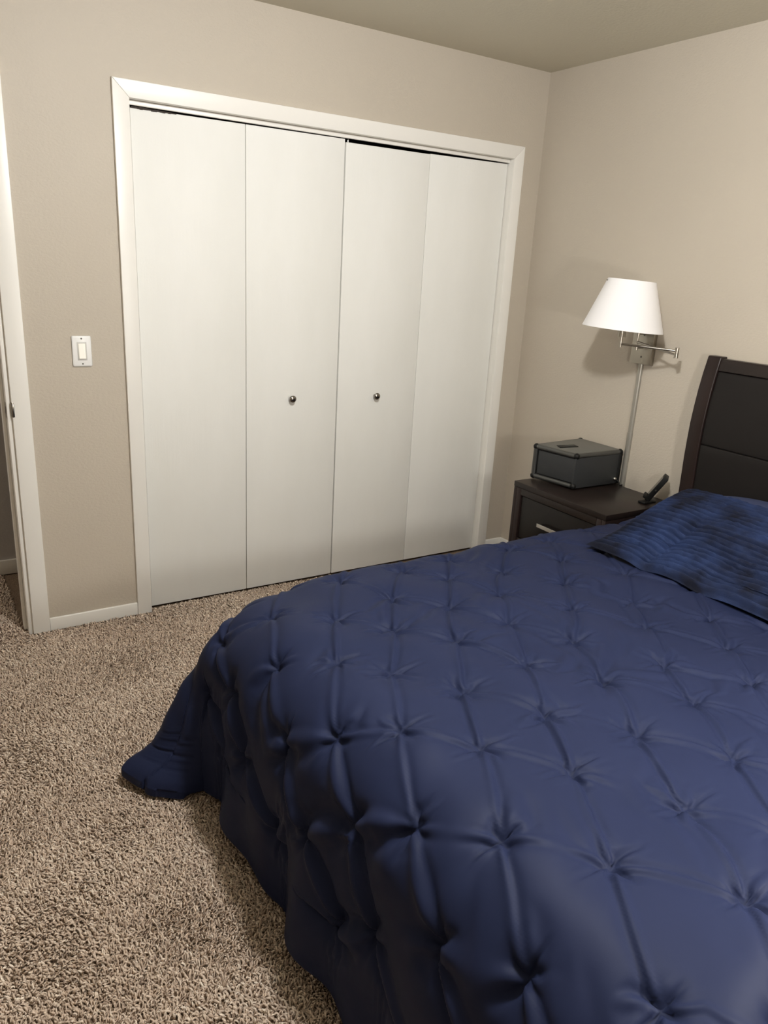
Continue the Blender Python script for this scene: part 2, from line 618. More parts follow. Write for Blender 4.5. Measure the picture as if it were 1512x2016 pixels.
# reader slot on the lid
RQ = [Vector((-.278, -.618, 0)), Vector((-.297, -.660, 0)), Vector((-.191, -.672, 0)), Vector((-.179, -.632, 0))]
slot = quad_prism('fingerprint_reader', RQ, zt, zt+.0035, M['black'], sf, .0008)
rm = sum(RQ, Vector())/4
quad_prism('sensor_window', [rm+(p-rm)*.5+Vector((.012, 0, 0)) for p in RQ], zt+.0034, zt+.0042, M['safe_panel'], slot, .0003)
# key lock and cable at the lower rear of the right side
sd = (BR-FR).normalized()
sn = Vector((sd.y, -sd.x, 0))
lp = FR + sd*(BR-FR).length*.90
lathe('key_lock', [(.0085, -.004), (.0085, .004), (.006, .007), (0, .0075)], (lp.x, lp.y, cz+.030), (0, -1, 0), M['chrome'], sf, 18)


def tube(name, pts, r, mat, parent, sub=8, n=8):
    P = [Vector(p) for p in pts]
    C = []
    for i in range(len(P)-1):
        p0, p1, p2, p3 = P[max(i-1, 0)], P[i], P[i+1], P[min(i+2, len(P)-1)]
        for k in range(sub):
            u = k/sub
            C.append(.5*((2*p1)+(p2-p0)*u+(2*p0-5*p1+4*p2-p3)*u*u+(3*p1-p0-3*p2+p3)*u**3))
    C.append(P[-1])
    bm = bmesh.new()
    rings = []
    for i, c in enumerate(C):
        d = (C[min(i+1, len(C)-1)]-C[max(i-1, 0)]).normalized()
        q = d.to_track_quat('Z', 'Y').to_matrix()
        rings.append([bm.verts.new(c+q @ Vector((r*math.cos(2*math.pi*k/n), r*math.sin(2*math.pi*k/n), 0))) for k in range(n)])
    for A, B in zip(rings, rings[1:]):
        for k in range(n):
            bm.faces.new((A[k], A[(k+1) % n], B[(k+1) % n], B[k]))
    bm.faces.new(rings[0][::-1])
    bm.faces.new(rings[-1])
    return smooth_angle(finish(name, bm, mat, parent), 60)


tube('power_cable', [(lp.x+.006, lp.y-.004, cz+.027), (lp.x+.010, lp.y-.020, cz+.018), (lp.x+.010, lp.y-.026, cz+.005),
                     (-.020, lp.y-.028, cz+.0035), (-.008, lp.y-.015, cz+.0035)], .003, M['black'], sf)

# ------------------------------------------------------------------ black device on a stand
ph = thing('device_stand', 'small black handset leaning in a stand at the bed end of the nightstand', 'phone', (-.135, -1.050, NZ))
b0 = Vector((-.130, -1.048, NZ+.008))
b1 = Vector((-.098, -1.106, NZ+.120))
ax = (b1-b0).normalized()
vd = (b0-CAM_POS)
vd.z = 0
vd.normalize()
wd = (vd-ax*vd.dot(ax)).normalized()
td = ax.cross(wd)
mt = Matrix((wd, td, ax)).transposed().to_4x4()
mt.translation = b0
box('handset', (-.004, -.011, 0), (.062, .011, (b1-b0).length), M['black'], ph, .003, 3, mt)
box('screen', (.002, .0105, .01), (.056, .0116, (b1-b0).length-.01), M['black_gloss'], ph, .0004, 1, mt)
box('side_button', (-.0052, -.003, .058), (-.0036, .003, .066), M['screw'], ph, .0006, 1, mt)
box('stand_base', (-.165, -1.068, NZ+.0003), (-.085, -1.030, NZ+.009), M['black'], ph, .003)
box('support_foot', (-.006, .010, .004), (.05, .024, .016), M['black'], ph, .002, 2, mt)

# ------------------------------------------------------------------ swing-arm wall lamp
LX, LY = -.212, -.846
lp_ = thing('wall_lamp', 'brushed nickel swing-arm wall lamp with white tapered shade above the nightstand', 'lamp', (0, -.80, 1.24))
bk = box('back_plate', (-.024, -.866, 1.148), (-.0005, -.752, 1.292), M['plate_nickel'], lp_, .0015)
for z in (1.180, 1.276):
    lathe('screw', [(.0045, 0), (.0045, .0015), (.003, .0028), (0, .003)], (-.024, -.812, z), (-1, 0, 0), M['screw'], bk, 14)
PV = Vector((-.064, -.812, 1.252))
bm = bmesh.new()
for dz in (-.030, .030):
    add_rod(bm, (-.022, PV.y, PV.z+dz), (PV.x, PV.y, PV.z+dz), .0055)
    add_rod(bm, (PV.x, PV.y, PV.z+dz-.012), (PV.x, PV.y, PV.z+dz+.012), .0075)
add_rod(bm, (PV.x, PV.y, PV.z-.030), (PV.x, PV.y, PV.z+.030), .0045)
smooth_angle(finish('pivot_bracket', bm, M['nickel'], lp_), 40)
JT = Vector((-.112, -1.060, 1.228))
AE = Vector((LX-.010, LY-.011, 1.243))
rod('inner_arm', (PV.x, PV.y, PV.z-.006), (JT.x, JT.y, JT.z-.009), .0048, M['nickel'], lp_)
rod('outer_arm', (JT.x, JT.y, JT.z+.008), (AE.x, AE.y, AE.z), .0048, M['nickel'], lp_)
rod('elbow_joint', (JT.x, JT.y, JT.z-.021), (JT.x, JT.y, JT.z+.021), .0085, M['nickel'], lp_, 20)
rod('lamp_stem', (AE.x, AE.y, AE.z-.014), (AE.x, AE.y, AE.z+.10), .0055, M['nickel'], lp_)
rod('socket', (LX+.012, LY+.01, 1.270), (LX+.012, LY+.01, 1.355), .017, M['plate_nickel'], lp_, 24)
ZB, ZTP, RB, RT = 1.303, 1.503, .168, .098
sh = lathe('lamp_shade', [(RB, 0), (RT, ZTP-ZB), (RT-.0025, ZTP-ZB), (RB-.0025, 0)], (LX, LY, ZB), (.050, -.031, 1), M['shade'], lp_, 96, closed=True)
bm = bmesh.new()
for k in range(3):
    a = 2*math.pi*k/3+.5
    add_rod(bm, (LX, LY, ZTP-.012), (LX+(RT-.002)*math.cos(a), LY+(RT-.002)*math.sin(a), ZTP-.004), .0018, 8)
add_rod(bm, (LX, LY, ZTP-.02), (LX, LY, ZTP-.004), .008, 16)
add_rod(bm, (LX, LY, 1.345), (LX, LY, ZTP-.015), .004, 10)
smooth_angle(finish('shade_spider', bm, M['screw'], lp_), 40)
lathe('bulb', [(0, 1.45), (.018, 1.445), (.029, 1.425), (.030, 1.41), (.022, 1.385), (.013, 1.36), (.013, 1.35)], (LX+.012, LY+.01, 0), (0, 0, 1), M['switch'], lp_, 24)


def raceway(name, za, zb_, w, d):
    bm = bmesh.new()
    prof = [(-w, 0), (-w, .4*d), (-.6*w, .85*d), (-.2*w, d), (.2*w, d), (.6*w, .85*d), (w, .4*d), (w, 0)]
    A = [bm.verts.new((-.0005-t, -.802+s, za)) for s, t in prof]
    B = [bm.verts.new((-.0005-t, -.802+s, zb_)) for s, t in prof]
    n = len(prof)
    bm.faces.new(A)
    bm.faces.new(B)
    for i in range(n):
        bm.faces.new((A[i], A[(i+1) % n], B[(i+1) % n], B[i]))
    return smooth_angle(finish(name, bm, M['grey_paint'], lp_), 40)


raceway('cord_cover', .832, 1.1495, .0125, .014)
raceway('cord_cover', .30, .8325, .0140, .0155)

# ------------------------------------------------------------------ bed
bed = thing('bed', 'espresso bed with curved leatherette headboard against the right wall', 'bed', (-1.1, -1.97, 0))
BY0, BY1 = -2.775, -1.165       # near and far ends of the headboard
HBZ = [0.0, .25, .45, .656, .826, .945, 1.062, 1.156, 1.200, 1.230]
HBX = [-.070, -.078, -.083, -.086, -.093, -.093, -.084, -.068, -.058, -.050]


def hb_x(z):
    return float(np.interp(z, HBZ, HBX))


def curved_slab(name, y0, y1, z0, z1, front, depth, mat, n=18, bevel=.004):
    bm = bmesh.new()
    secs = []
    for i in range(n+1):
        z = z0+(z1-z0)*i/n
        x = hb_x(z)-front
        secs.append([bm.verts.new((x, y0, z)), bm.verts.new((x, y1, z)), bm.verts.new((x+depth, y1, z)), bm.verts.new((x+depth, y0, z))])
    for A, B in zip(secs, secs[1:]):
        for i in range(4):
            j = (i+1) % 4
            bm.faces.new((A[i], A[j], B[j], B[i]))
    bm.faces.new(secs[0])
    bm.faces.new(secs[-1][::-1])
    bmesh.ops.recalc_face_normals(bm, faces=bm.faces)
    es = [e for e in bm.edges if len(e.link_faces) == 2 and e.calc_face_angle() > .8]
    bmesh.ops.bevel(bm, geom=es, offset=bevel, segments=3, affect='EDGES', profile=.5)
    return smooth_angle(finish(name, bm, mat, bed), 35)


SW = .062
curved_slab('headboard_post', BY1-SW, BY1, -.005, 1.231, 0, .042, M['wood_v'], bevel=.005)
curved_slab('headboard_post', BY0, BY0+SW, -.005, 1.231, 0, .042, M['wood_v'], bevel=.005)
curved_slab('top_rail', BY0+SW, BY1-SW, 1.176, 1.224, -.003, .036, M['wood'], 4)
curved_slab('headboard_panel', BY0+SW, BY1-SW, .878, 1.175, -.008, .024, M['leather'], 12, .006)
curved_slab('headboard_panel', BY0+SW, BY1-SW, .40, .8775, -.007, .024, M['leather'], 12, .006)
box('side_rail', (-2.06, BY1-.045, .16), (-.06, BY1-.015, .33), M['wood'], bed, .004)
box('side_rail', (-2.06, BY0+.015, .16), (-.06, BY0+.045, .33), M['wood'], bed, .004)
box('foot_rail', (-2.09, BY0+.015, .16), (-2.06, BY1-.015, .33), M['wood'], bed, .004)
for y in (BY0+.05, BY1-.05):
    box('leg', (-2.085, y-.03, -.008), (-2.03, y+.03, .16), M['wood_v'], bed, .003)
box('mattress', (-2.03, BY0+.10, .30), (-.115, BY1-.10, .560), M['sheet'], bed, .05, 4)

# ------------------------------------------------------------------ comforter
# DRAPE-BEGIN
XF, YF, YN, XH = -2.020, -1.275, -2.700, -0.150
ZTOP = 0.600
DMAX, DNEAR = 0.657, 0.42
HS = 0.0050


def profile(d, R, flare):
    a = np.clip(d/R, 0, math.pi/2)
    e = np.maximum(d-R*math.pi/2, 0)
    return R*np.sin(a)+flare*e, ZTOP-R*(1-np.cos(a))-e


TIP_R = np.array([0, .05, .085, .125, .177, .230, .270, .305, .340, .385, .420, .435])
TIP_Z = np.array([ZTOP, .580, .548, .49, .41, .32, .225, .140, .090, .062, .052, .030])
_tl = np.concatenate([[0], np.cumsum(np.hypot(np.diff(TIP_R), np.diff(TIP_Z)))])
_tl /= _tl[-1]


def drape_base():
    S = np.arange(0, (XH-XF)+DMAX+HS, HS)      # from head to foot
    T = np.arange(YN-DNEAR, YF+DMAX+HS, HS)    # from near side to far side
    s, t = np.meshgrid(S, T, indexing='ij')
    ds = np.maximum(s-(XH-XF), 0)
    df = np.maximum(t-YF, 0)
    dn = np.maximum(YN-t, 0)
    X = np.maximum(XH-s, XF)
    Y = np.clip(t, YN, YF)
    Z = np.full_like(X, ZTOP)
    fo, fz = profile(ds, .17, .05)
    so, sz = profile(df, .115, .0)
    no, nz = profile(dn, .16, .05)
    only_f = (ds > 0) & (df <= 0) & (dn <= 0)
    X = np.where(only_f, XF-fo, X)
    Z = np.where(only_f, fz, Z)
    only_s = (ds <= 0) & (df > 0)
    Y = np.where(only_s, YF+so, Y)
    Z = np.where(only_s, sz, Z)
    only_n = (ds <= 0) & (dn > 0)
    Y = np.where(only_n, YN-no, Y)
    Z = np.where(only_n, nz, Z)
    # far foot corner: the spare cloth makes a fold that trails onto the floor
    c = (ds > 0) & (df > 0)
    d = np.maximum(np.maximum(ds, df), 1e-6)
    onfoot = ds >= df
    a = np.where(onfoot, df/d, ds/d)
    o0, z0 = profile(d, .17, .05)
    o1, z1 = profile(d, .115, .0)
    br, bz = np.where(onfoot, o0, o1), np.where(onfoot, z0, z1)
    fr = np.clip(d/DMAX, 0, 1)
    tr, tz = np.interp(fr, _tl, TIP_R), np.interp(fr, _tl, TIP_Z)
    toeF = np.clip((fr-.72)/.25, 0, 1)
    w = a**(1.9-1.1*toeF*onfoot)
    r = br*(1-w)+tr*w
    z = bz*(1-w)+tz*w
    ph0 = math.radians(27)
    phi = np.where(onfoot, ph0*a, math.pi/2-(math.pi/2-ph0)*a)
    cx, cy = XF-r*np.cos(phi), YF+r*np.sin(phi)
    toe = np.clip((fr-.80)/.2, 0, 1)*w
    X = np.where(c, cx, X)
    Y = np.where(c, cy - .04*toe, Y)
    Z = np.where(c, z, Z)
    # near foot corner
    c = (ds > 0) & (dn > 0)
    d = np.maximum(np.maximum(ds, dn), 1e-6)
    onfoot = ds >= dn
    a = np.where(onfoot, dn/d, ds/d)
    o0, z0 = profile(d, .17, .05)
    o1, z1 = profile(d, .16, .05)
    br, bz = np.where(onfoot, o0, o1), np.where(onfoot, z0, z1)
    phi = np.where(onfoot, math.pi/4*a, math.pi/2-math.pi/4*a)
    r = br*(1+.35*a**2*d/DMAX)
    X = np.where(c, XF-r*np.cos(phi), X)
    Y = np.where(c, YN-r*np.sin(phi), Y)
    Z = np.where(c, bz, Z)
    # gentle dome and sag
    sagx = np.clip((X+2.02)/-.2+1, 0, 1)
    Z = Z + .012*np.cos(np.clip((Y+2.0)/.8, -1, 1)*math.pi/2)*(Z > .45)
    cd = np.hypot(X-(XF-.10), Y-(YF+.08))
    Z = Z - .060*np.exp(-(cd/.20)**2)*np.clip((Z-.30)/.25, 0, 1)
    # folds that swing the hanging hem in and out
    hang = np.clip((.50-Z)/.45, 0, 1)
    foot_side = (ds > 0) & (~((df > 0) & (df > .6*ds)))
    X = X - foot_side*hang*(.016*np.sin(Y*15.5+.6)+.010*np.sin(Y*29+1.0))
    Z = Z + foot_side*(ds > .5)*hang*.016*np.sin(Y*13.0+2.4)
    Z = np.maximum(Z, .022)
    return np.stack([X, Y, Z], -1), s, t


def normals(P):
    du = np.gradient(P, axis=0)
    dv = np.gradient(P, axis=1)
    n = np.cross(du, dv)
    n /= np.linalg.norm(n, axis=-1, keepdims=True)+1e-12
    if n[20, n.shape[1]//2, 2] < 0:
        n = -n
    return n
# DRAPE-END


# gathered pinch points: column -> (first row, [(s, t), ...]) in cloth coordinates
PINS = {
    0: (4, [(2.042, -1.298), (2.138, -1.448), (2.270, -1.554)]),
    1: (4, [(1.910, -1.386), (2.006, -1.598), (2.103, -1.782)]),
    2: (3, [(1.646, -1.290), (1.786, -1.518), (1.892, -1.721), (2.015, -1.914), (2.112, -2.073), (2.270, -2.178)]),
    3: (2, [(1.434, -1.307), (1.575, -1.474), (1.681, -1.642), (1.804, -1.818), (1.910, -2.020), (2.015, -2.214), (2.121, -2.372)]),
    4: (2, [(1.338, -1.422), (1.461, -1.589), (1.575, -1.765), (1.707, -1.967), (1.804, -2.152), (1.927, -2.354), (2.042, -2.530)]),
    5: (0, [(.994, -1.307), (1.144, -1.448), (1.276, -1.589), (1.382, -1.747), (1.496, -1.941), (1.610, -2.126), (1.698, -2.293), (1.813, -2.495), (1.936, -2.689)]),
    6: (0, [(.906, -1.466), (1.030, -1.606), (1.162, -1.765), (1.302, -1.906), (1.390, -2.090), (1.487, -2.266), (1.584, -2.460), (1.681, -2.645)]),
    7: (0, [(.810, -1.650), (.950, -1.800)]),
    8: (0, [(.713, -1.835), (.845, -1.985), (.959, -2.117)]),
}
PIN = {(c, r0+i): st for c, (r0, L) in PINS.items() for i, st in enumerate(L)}
PIN[(7, 3)], PIN[(7, 4)], PIN[(7, 5)] = (1.188, -2.099), (1.267, -2.240), (1.373, -2.416)
_k = np.array(list(PIN.keys()), float)
_v = np.array(list(PIN.values()))
_A = np.column_stack([np.ones(len(_k)), _k])
_fit = np.linalg.lstsq(_A, _v, rcond=None)[0]
_res = _v - _A @ _fit
for c in range(-4, 15):
    for r in range(-8, 16):
        if (c, r) in PIN:
            continue
        st = np.array([1, c, r]) @ _fit
        wgt = np.exp(-((_k-np.array([c, r]))**2).sum(1)/2.0)
        st = st + (wgt[:, None]*_res).sum(0)/(wgt.sum()+.3)
        PIN[(c, r)] = (float(st[0]), float(st[1]))


def smooth_noise(shape, cells, rng):
    """bilinear-upsampled random field, smoothed"""
    a = rng.standard_normal((cells+2, cells+2))
    gi = np.linspace(0, cells, shape[0])
    gj = np.linspace(0, cells, shape[1])
    i0, j0 = gi.astype(int), gj.astype(int)
    fi, fj = gi-i0, gj-j0
    fi, fj = fi*fi*(3-2*fi), fj*fj*(3-2*fj)
    A = a[i0][:, j0]*(1-fj)+a[i0][:, j0+1]*fj
    B = a[i0+1][:, j0]*(1-fj)+a[i0+1][:, j0+1]*fj
    return A*(1-fi[:, None])+B*fi[:, None]


def upsample(A, n, m):
    """linear upsampling of a field sampled at every second row and column"""
    def up(B, k):
        C = np.repeat(B, 2, axis=0)[:k].copy()
        nxt = np.concatenate([B[1:], B[-1:]], 0)
        odd = .5*(B+nxt)
        C[1::2] = odd[:len(C[1::2])]
        return C
    A = up(A, n)
    return np.swapaxes(up(np.swapaxes(A, 0, 1), m), 0, 1)


def relax(X, P0f, Nf, tgt, pinned, ptarget, dx, dy, kt, nit, smooth, hs):
    """settle the gathered cloth: edge lengths, padding height, stitches, floor.
    (dx, dy): unit direction to the nearest stitch, kt: spare cloth around it"""
    dirs = [(1, 0), (0, 1), (1, 1), (1, -1)]

    def views(A, di, dj, par):
        if di == 0:
            a, b = A[:, par:-1:2], A[:, par+1::2]
            k = min(a.shape[1], b.shape[1])
            return a[:, :k], b[:, :k]
        a, b = A[par:-1:2], A[par+1::2]
        k = min(a.shape[0], b.shape[0])
        a, b = a[:k], b[:k]
        if dj == 1:
            return a[:, :-1], b[:, 1:]
        if dj == -1:
            return a[:, 1:], b[:, :-1]
        return a, b
    rest = {}
    for d in dirs:
        q = math.hypot(*d)
        ex, ey = d[0]/q, d[1]/q
        rad = ex*dx+ey*dy
        fac = np.sqrt(rad**2+(1-rad**2)*kt**2).astype(np.float32)
        for par in (0, 1):
            a, b = views(P0f, d[0], d[1], par)
            fa, fb = views(fac, d[0], d[1], par)
            rest[d, par] = np.linalg.norm(b-a, axis=-1)*(fa+fb)*.5
    for it in range(nit):
        off = X-P0f
        h = (off*Nf).sum(-1)
        corr = np.maximum((tgt-h)*hs, -.008-h)
        X += Nf*corr[..., None]
        X -= (off-Nf*h[..., None])*.015
        off = X-P0f
        lap = np.zeros_like(off)
        lap[1:-1, 1:-1] = (off[2:, 1:-1]+off[:-2, 1:-1]+off[1:-1, 2:]+off[1:-1, :-2])*.25-off[1:-1, 1:-1]
        X += lap*smooth
        for d in dirs:
            st = 1.0 if d[0]*d[1] == 0 else .5
            for par in (0, 1):
                a, b = views(X, d[0], d[1], par)
                dv = b-a
                ln = np.sqrt((dv*dv).sum(-1))+1e-9
                c = (.4*st*(ln-rest[d, par])/ln)[..., None]*dv
                a += c
                b -= c
        X[pinned] = ptarget[pinned]
        np.maximum(X[..., 2], .016, out=X[..., 2])
    return X


def build_comforter():
    P0, s, t = drape_base()
    Nn = normals(P0)
    n, m = s.shape
    rng = np.random.default_rng(7)
    smax, tmin, tmax = s.max(), t.min(), t.max()
    inside = {k: v for k, v in PIN.items() if .0 < v[0] < smax-.10 and tmin+.06 < v[1] < tmax-.10}
    # nothing stitched on the fold that trails on the floor
    inside = {k: v for k, v in inside.items() if not (v[0]-1.87 > .10 and v[1]-YF > .02)}
    hang = np.clip((.57-P0[..., 2])/.08, 0, 1)
    dist = np.full((n, m), .3)
    ndx, ndy = np.ones((n, m)), np.zeros((n, m))
    seed = np.zeros((n, m))

    def window(a, b, pad):
        i0 = max(int((min(a[0], b[0])-pad-s[0, 0])/HS), 0)
        i1 = min(int((max(a[0], b[0])+pad-s[0, 0])/HS)+2, n)
        j0 = max(int((min(a[1], b[1])-pad-t[0, 0])/HS), 0)
        j1 = min(int((max(a[1], b[1])+pad-t[0, 0])/HS)+2, m)
        return slice(i0, i1), slice(j0, j1)

    def fold(a, b, amp, w0, w1, taper, bend, skew):
        """a leaf-shaped raised pleat from a to b, flanked by two valleys"""
        w = window(a, b, .09)
        ex, ey = b[0]-a[0], b[1]-a[1]
        L = math.hypot(ex, ey)
        ux, uy = ex/L, ey/L
        ar = ((s[w]-a[0])*ux+(t[w]-a[1])*uy)/L
        al = np.clip(ar, 0, 1)
        pe = -(s[w]-a[0])*uy+(t[w]-a[1])*ux - bend*np.sin(al*math.pi)
        hg = hang[w]
        wid = (w0+(w1-w0)*np.sin(al*math.pi))*(1+1.5*hg)
        q = pe/wid
        ridge = np.exp(-q**2)
        val = (.75+skew)*np.exp(-((q-1.9)/.85)**2)+(.75-skew)*np.exp(-((q+1.9)/.85)**2)
        seed[w] += amp*(1+1.3*hg)*taper(al, L)*(ar == al)*(ridge-val)
    for v in inside.values():
        w = window(v, v, .14)
        ddx, ddy = s[w]-v[0], t[w]-v[1]
        dd = np.hypot(ddx, ddy)+1e-6
        k = dd < dist[w]
        dist[w] = np.where(k, dd, dist[w])
        ndx[w] = np.where(k, ddx/dd, ndx[w])
        ndy[w] = np.where(k, ddy/dd, ndy[w])
    full = lambda al, L: np.sin(al*math.pi)**.5
    for (c, r), a in inside.items():
        for (dc, dr, kind) in ((0, 1, 'col'), (1, 0, 'row')):
            b = inside.get((c+dc, r+dr))
            if b is None or math.hypot(b[0]-a[0], b[1]-a[1]) > .34:
                continue
            if kind == 'col':
                fold(a, b, .0088*rng.uniform(.7, 1.25), .0026, .0062, full, rng.normal(0, .006), rng.choice([-.55, .55]))
            else:
                l0, l1 = rng.uniform(.025, .06, 2)
                k0, k1 = rng.uniform(.4, 1.2, 2)
                mid = rng.choice([0, 0, 0, .4, .8])

                def bow(al, L, l0=l0, l1=l1, k0=k0, k1=k1, mid=mid):
                    e0, e1 = al*L, (1-al)*L
                    q = k0*np.clip(e0/.012, 0, 1)*np.exp(-(e0/l0)**2)+k1*np.clip(e1/.012, 0, 1)*np.exp(-(e1/l1)**2)
                    return np.maximum(q, mid*np.sin(al*math.pi)**.5)
                fold(a, b, .0105, .0026, .0075, bow, rng.normal(0, .006), rng.choice([-.4, .4]))
        for q in range(rng.integers(2, 5)):
            an = rng.uniform(0, 2*math.pi)
            ll = rng.uniform(.04, .085)
            e = (a[0]+ll*math.cos(an), a[1]+ll*math.sin(an))
            fold(a, e, .0092*rng.uniform(.5, 1.1), .0026, .008,
                 lambda al, L: np.clip(al*L/.010, 0, 1)*(1-al)**1.1, rng.normal(0, .003), rng.choice([-.4, .4]))
    # loose drag wrinkles that ignore the stitching
    for q in range(70):
        a = (rng.uniform(.5, 2.2), rng.uniform(-2.75, -1.2))
        an = rng.normal(-1.05, .5) if rng.random() < .6 else rng.normal(2.3, .4)
        ll = rng.uniform(.10, .26)
        e = (a[0]+ll*math.cos(an), a[1]+ll*math.sin(an))
        fold(a, e, .0042*rng.uniform(.4, 1.2), .006, .014, lambda al, L: np.sin(al*math.pi)**1.2, rng.normal(0, .02), rng.choice([-.6, .6]))
    hpuff = (.015+.010*hang)*(1-np.exp(-(dist/.034)**1.1))
    low = smooth_noise((n, m), 13, rng)*.0042 + smooth_noise((n, m), 24, rng)*.0034
    tgt = hpuff+low
    P0f, Nf = P0.astype(np.float32), Nn.astype(np.float32)
    kt = 1+np.clip(GATHER/dist*np.exp(-dist/.060), 0, .8)

    def pins(step):
        Pl, Nl = P0f[::step, ::step], Nf[::step, ::step]
        pin = np.zeros(Pl.shape[:2], bool)
        pt = np.zeros(Pl.shape, np.float32)
        H = HS*step
        for v in inside.values():
            i, j = int(round(v[0]/H)), int(round((v[1]-t[0, 0])/H))
            if 3 <= i < Pl.shape[0]-3 and 3 <= j < Pl.shape[1]-3:
                k = 1 if step == 1 else 0
                for di in range(-k, k+1):
                    for dj in range(-k, k+1):
                        pin[i+di, j+dj] = True
                        pt[i+di, j+dj] = Pl[i, j]+(Pl[i+di, j+dj]-Pl[i, j])*.45-Nl[i, j]*.006
        return pin, pt
    # first the broad folds on a coarse net, then the pleats on the fine one
    st = 2
    sl = np.s_[::st, ::st]
    Pc, Ncs = P0f[sl].copy(), Nf[sl].copy()
    tg = (tgt+seed).astype(np.float32)
    pin, pt = pins(st)
    Xc = Pc+Ncs*tg[sl][..., None]
    Xc = relax(Xc, Pc, Ncs, tg[sl].copy(), pin, pt, ndx[sl], ndy[sl], kt[sl], NIT1, .05, .03)
    off = upsample(Xc-Pc-Ncs*tg[sl][..., None], n, m)
    for _ in range(4):
        off[1:-1, 1:-1] = .5*off[1:-1, 1:-1]+.125*(off[2:, 1:-1]+off[:-2, 1:-1]+off[1:-1, 2:]+off[1:-1, :-2])
    X = P0f+Nf*tg[..., None]+off
    pin, pt = pins(1)
    X = relax(X, P0f, Nf, tg, pin, pt, ndx, ndy, kt, NIT2, .014, .02)
    # the nightstand holds the hanging side back
    side = (X[..., 0] > -.48) & (X[..., 2] < .62)
    X[..., 1] = np.where(side, np.minimum(X[..., 1], -1.120), X[..., 1])
    return X, P0f, Nf


GATHER, NIT1, NIT2 = .014, 80, 40
Xc, Pc, Nc = build_comforter()
# hem: roll the free edges under so that the quilt shows its thickness


def roll_edge(X, Nf, axis, last, keep):
    if axis == 0:
        e, e1, nn = X[-1 if last else 0], X[-4 if last else 3], Nf[-1 if last else 0]
    else:
        e, e1, nn = X[:, -1 if last else 0], X[:, -4 if last else 3], Nf[:, -1 if last else 0]
    out = e-e1
    out /= np.linalg.norm(out, axis=-1, keepdims=True)+1e-9
    keep = np.interp(np.linspace(0, 1, len(e)), np.linspace(0, 1, len(keep)), keep)[:, None]
    rows = []
    for i, a in enumerate((35, 70, 110, 150, 180, 180)):
        a = math.radians(a)
        rl = out*.011*math.sin(a)-nn*.011*(1-math.cos(a)) - (out*.05 if i == 5 else 0)
        fl = np.array([0, 0, -.004*(i+1)])
        rows.append(e+rl*keep+fl*(1-keep))
    R = np.stack(rows, 0 if axis == 0 else 1)
    R[..., 2] = np.maximum(R[..., 2], -.004)
    if axis == 0:
        return np.concatenate([X, R] if last else [R[::-1], X], 0)
    return np.concatenate([X, R] if last else [R[:, ::-1], X], 1)


_T = np.arange(YN-DNEAR, YF+DMAX+HS, HS)
_S = np.arange(0, (XH-XF)+DMAX+HS, HS)
kt = 1-np.clip((_T-YF)/.12, 0, 1)
ks = 1-np.clip((_S-(XH-XF))/.12, 0, 1)
Xc2 = roll_edge(Xc, Nc, 0, True, kt)
Nc2 = np.concatenate([Nc]+[Nc[-1:]]*6, 0)
Xc2 = roll_edge(Xc2, Nc2, 1, True, ks)
Nc2 = np.concatenate([Nc2]+[Nc2[:, -1:]]*6, 1)
Xc2 = roll_edge(Xc2, Nc2, 1, False, ks*0+1)
comf = grid_mesh('comforter', Xc2, M['navy'])
tag(comf, 'navy blue pintuck comforter spread over the bed and hanging to the carpet', 'comforter')

# ------------------------------------------------------------------ pillows


def pillow_mesh(name, f, nu, nv, mat, thick, parent=None, ribs=0.0, pitch=.02, seed=1, edge=.5):
    """f(u,v) -> mid-surface point, u,v in [-1,1]; thick(u,v) half thickness."""
    U = np.linspace(-1, 1, nu)
    Vv = np.linspace(-1, 1, nv)
    u, v = np.meshgrid(U, Vv, indexing='ij')
    Pm = f(u, v)
    N = np.cross(np.gradient(Pm, axis=0), np.gradient(Pm, axis=1))
    N /= np.linalg.norm(N, axis=-1, keepdims=True)+1e-9
    if N[nu//2, nv//2, 2] < 0:
        N = -N
    h = thick(u, v)
    rng = np.random.default_rng(seed)
    rb = 0
    if ribs:
        arc = np.concatenate([[0], np.cumsum(np.linalg.norm(np.diff(Pm[nu//2], axis=0), axis=-1))])
        wob = smooth_noise((nu, nv), 9, rng)*.0035
        q = (arc[None, :]+wob)/pitch
        rb = ribs*(np.abs(np.sin(math.pi*q))**.7-.5)*np.clip((1-np.abs(u))*14, 0, 1)*np.clip((1-np.abs(v))*40, 0, 1)
        rb = rb*(1+.25*smooth_noise((nu, nv), 60, rng))
    top = Pm+N*(h+rb)[..., None]
    bot = Pm-N*(h*edge)[..., None]
    bot = bot[::-1]
    n, m = nu, nv
    verts = np.concatenate([top.reshape(-1, 3), bot.reshape(-1, 3)])
    idx = np.arange(n*m).reshape(n, m)
    qa = np.stack([idx[:-1, :-1], idx[1:, :-1], idx[1:, 1:], idx[:-1, 1:]], -1).reshape(-1, 4)
    qb = qa+n*m
    # weld: the rims coincide in (u,v); stitch them with quads
    tb = idx
    bb = (idx+n*m)[::-1]
    rim_t = np.concatenate([tb[:, 0], tb[-1, 1:], tb[-2::-1, -1], tb[0, -2:0:-1]])
    rim_b = np.concatenate([bb[:, 0], bb[-1, 1:], bb[-2::-1, -1], bb[0, -2:0:-1]])
    k = len(rim_t)
    nx = (np.arange(k)+1) % k
    qs = np.stack([rim_t, rim_b, rim_b[nx], rim_t[nx]], -1)
    o = raw_mesh(name, verts, np.concatenate([qa, qb, qs]), mat, parent)
    bm = bmesh.new()
    bm.from_mesh(o.data)
    bmesh.ops.recalc_face_normals(bm, faces=bm.faces)
    bm.to_mesh(o.data)
    bm.free()
    o.data.shade_smooth()
    return o


def bulge(u, v, p=2.6, q=.55):
    return np.clip((1-np.abs(u)**p)*(1-np.abs(v)**p), 0, 1)**q


